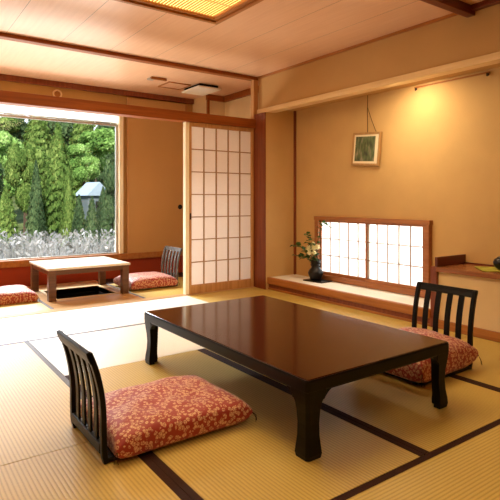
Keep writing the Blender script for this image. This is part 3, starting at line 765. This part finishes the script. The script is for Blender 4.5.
def tree(px, d, R, z0, H, kind, mat_, label, var=0, group=None):
    x, y_ = P((px-250)/510.2, d)
    g = hillz(x, y_)
    t_ = thing('conifer_tree' if kind == 'cone' else 'leafy_tree', label, 'tree', (x, y_, g), random.uniform(0, 6), group)
    f_ = bpy.data.objects.new('foliage', fmesh(kind, mat_, var, 15000)); COL.objects.link(f_); f_.parent = t_; f_.location = (0, 0, z0-g); f_.scale = (R, R, H)
    k = bpy.data.objects.new('trunk', TRUNK); COL.objects.link(k); k.parent = t_; k.scale = (2.2, 2.2, (z0-g)+H*.9)
def ztop(row, d): return 1.05+(200-row)/510.2*d
def T(px, row, d, wpx, kind, mat_, label, var=0, base=None, group=None):
    x, y_ = P((px-250)/510.2, d); g = hillz(x, y_)
    z0 = g+.2 if base is None else base
    tree(px, d, wpx/2/510.2*d, z0, ztop(row, d)-z0, kind, mat_, label, var, group)
random.seed(5)
T(6, 184, 13.5, 48, 'cone', 'midcon', 'broad yellow-green conifer at the left edge of the picture window')
T(58, 122, 17, 62, 'cone', 'midcon', 'tallest yellow-green conifer in the middle of the picture window', 1)
T(36, 160, 15.5, 30, 'cone', 'darkcon', 'dark narrow conifer left of the tallest tree')
T(79, 194, 14.5, 34, 'cone', 'darkcon', 'small dark conifer just left of the pale house')
T(103, 186, 15, 36, 'cone', 'darkcon', 'small dark conifer in front of the pale house at the right of the window', 1)
T(92, 196, 14.2, 34, 'cone', 'darkcon', 'lowest dark conifer hiding the front of the pale house', 0)
T(68, 165, 15.2, 26, 'cone', 'midcon', 'slim yellowish conifer in front of the tallest tree', 0)
T(96, 128, 24, 60, 'ball', 'bright', 'bright light green leafy tree behind the pale house', 0, 1.7)
T(10, 128, 22, 56, 'ball', 'bright', 'bright green leafy tree at the upper left of the window', 1)
T(26, 140, 19, 34, 'ball', 'midcon', 'yellow-green leafy tree between the left conifers', 0)
T(84, 142, 22.5, 34, 'ball', 'bright', 'light green leafy tree right of the tallest conifer', 1, 1.3)
T(112, 160, 19, 30, 'ball', 'darkcon', 'dark leafy tree at the right edge of the window', 1)
for i, (px, row, d, w) in enumerate(((-14, 112, 30, 60), (14, 92, 31, 64), (38, 98, 29, 56), (62, 88, 33, 62), (84, 92, 30, 54), (104, 104, 28, 44), (124, 96, 32, 56), (146, 100, 29, 54), (-45, 100, 29, 60), (-22, 150, 17, 50), (140, 150, 18, 44), (160, 120, 22, 54), (-50, 130, 20, 56))):
    T(px, row, d, w, 'cone' if i % 3 else 'ball', 'darkcon' if i % 2 else 'midcon', 'dark green tree in the forest on the hillside behind', i % 2, None, 'forest trees on the hillside')
# pale house among the trees
hx_, hy_ = P((93-250)/510.2, 20)
hs = thing('hillside_house', 'pale bluish house half hidden behind the dark conifers', 'house', (hx_, hy_, 0), .2)
obj('wall', B(-.45, .45, -.4, .4, hillz(hx_, hy_)-.2, 1.25), M['hwall'], hs)
rf = BM(); loft(rf, [[(-.55, -.5, 1.22), (.55, -.5, 1.22), (.0, -.5, 1.75)], [(-.55, .5, 1.22), (.55, .5, 1.22), (.0, .5, 1.75)]]); obj('roof', rf, M['hroof'], hs)
obj('window', B(-.12, .14, -.41, -.395, .7, 1.0), M['black'], hs)
# reeds
random.seed(9); rd = BM()
for k in range(16000):
    u = random.uniform(-.62, -.12); d = random.uniform(9.0, 13.2); x, y_ = P(u, d); g = hillz(x, y_)
    top = 1.05-(d*random.uniform(.062, .16))+random.uniform(-.15, .1) ; L = max(.25, top-g)
    lx, ly = random.uniform(-.22, .22), random.uniform(-.2, .2); w = random.uniform(.004, .010)
    a = Vector((cos(k), sin(k), 0))*w; b0 = Vector((x, y_, g)); m1 = b0+Vector((lx*.4, ly*.4, L*.6)); tp = b0+Vector((lx, ly, L))
    p = [rd.verts.new(v) for v in (b0-a, b0+a, m1+a, m1-a)]; rd.faces.new(p); q1 = rd.verts.new(tp); rd.faces.new((p[3], p[2], q1))
    if k % 3 == 0:
        s_ = Vector((random.uniform(-.1, .1), random.uniform(-.1, .1), -.06)); rd.faces.new([rd.verts.new(v) for v in (tp, tp+s_*.5+Vector((0, 0, .03)), tp+s_, tp+s_*.5-Vector((0, 0, .03)))])
props(obj('reeds', rd, M['reed']), 'pale silvery dry reeds growing below the window', 'reeds', None, 'stuff')

# ------------------------------------------------------------------ lights
def area(name, loc, rot, sx, sy, power, col, spread=None):
    l = bpy.data.lights.new(name, 'AREA'); l.shape = 'RECTANGLE'; l.size = sx; l.size_y = sy; l.energy = power; l.color = col
    if spread: l.spread = spread
    o = bpy.data.objects.new(name, l); COL.objects.link(o); o.location = loc; o.rotation_euler = rot
    return o
def aim(o, tgt):
    d = Vector(tgt)-o.location; o.rotation_euler = d.to_track_quat('-Z', 'Y').to_euler()
sun = bpy.data.lights.new('sun', 'SUN'); sun.energy = 9.0; sun.angle = radians(2); sun.color = (1, .95, .85)
so = bpy.data.objects.new('sun', sun); COL.objects.link(so); so.rotation_euler = (radians(48), 0, radians(-25))
a1 = area('daylight', (1.0, 9.6, 3.9), (0, 0, 0), 4.0, 1.6, 1300, (.88, .95, 1)); aim(a1, (1.7, 4.0, .0))
a6 = area('ground_bounce_daylight', (1.2, 8.3, -.5), (0, 0, 0), 4.0, 1.8, 400, (1, .96, .88)); aim(a6, (1.0, 4.2, 2.5))
a2 = area('alcove_window_daylight', (5.2, 3.6, 1.0), (0, 0, 0), 1.8, 1.4, 120, (1, .98, .95)); aim(a2, (4.1, 3.6, .5))
a3 = area('alcove_lamp', (3.82, 2.92, 2.12), (0, 0, 0), .08, .9, 24, (1, .84, .56)); aim(a3, (4.06, 2.85, 1.2))
a4 = area('added_room_fill', (.6, .2, 2.45), (0, 0, 0), 1.3, 1.3, 17, (1, .85, .58))  # unseen fill light added behind the camera to brighten the room
a5 = area('ceiling_lamp_glow', ((LX0+LX1)/2, (LY0+LY1)/2, 2.48), (0, 0, 0), 1.4, 1.4, 34, (1, .82, .52))

w = bpy.data.worlds.new('world'); scene.world = w; w.use_nodes = True
nt = w.node_tree; bg = nt.nodes['Background']
tc = N(nt, 'ShaderNodeTexCoord'); sp = N(nt, 'ShaderNodeSeparateXYZ'); rr = N(nt, 'ShaderNodeValToRGB')
rr.color_ramp.elements[0].position = 0; rr.color_ramp.elements[0].color = (.85, .9, .95, 1); rr.color_ramp.elements[1].position = .7; rr.color_ramp.elements[1].color = (.5, .68, .95, 1)
nt.links.new(tc.outputs['Generated'], sp.inputs[0]); nt.links.new(sp.outputs['Z'], rr.inputs['Fac']); nt.links.new(rr.outputs['Color'], bg.inputs['Color']); bg.inputs['Strength'].default_value = 1.8

# ------------------------------------------------------------------ camera
cam = bpy.data.cameras.new('camera'); co = bpy.data.objects.new('camera', cam); COL.objects.link(co)
co.location = (0, 0, 1.05)
yaw = math.atan2(.5847, .8112)
co.rotation_euler = (pi/2, 0, -yaw)
cam.sensor_width = 36; cam.sensor_fit = 'HORIZONTAL'; cam.lens = 36*510.2/500
cam.shift_y = -(250-200.05)/500; cam.clip_start = .05; cam.clip_end = 200
scene.camera = co
scene.view_settings.view_transform = 'Standard'; scene.view_settings.look = 'None'; scene.view_settings.exposure = 0; scene.view_settings.gamma = 1
scene.cycles.max_bounces = 8; scene.cycles.diffuse_bounces = 5; scene.cycles.transparent_max_bounces = 12
scene.cycles.use_denoising = True
scene.cycles.sample_clamp_indirect = 6
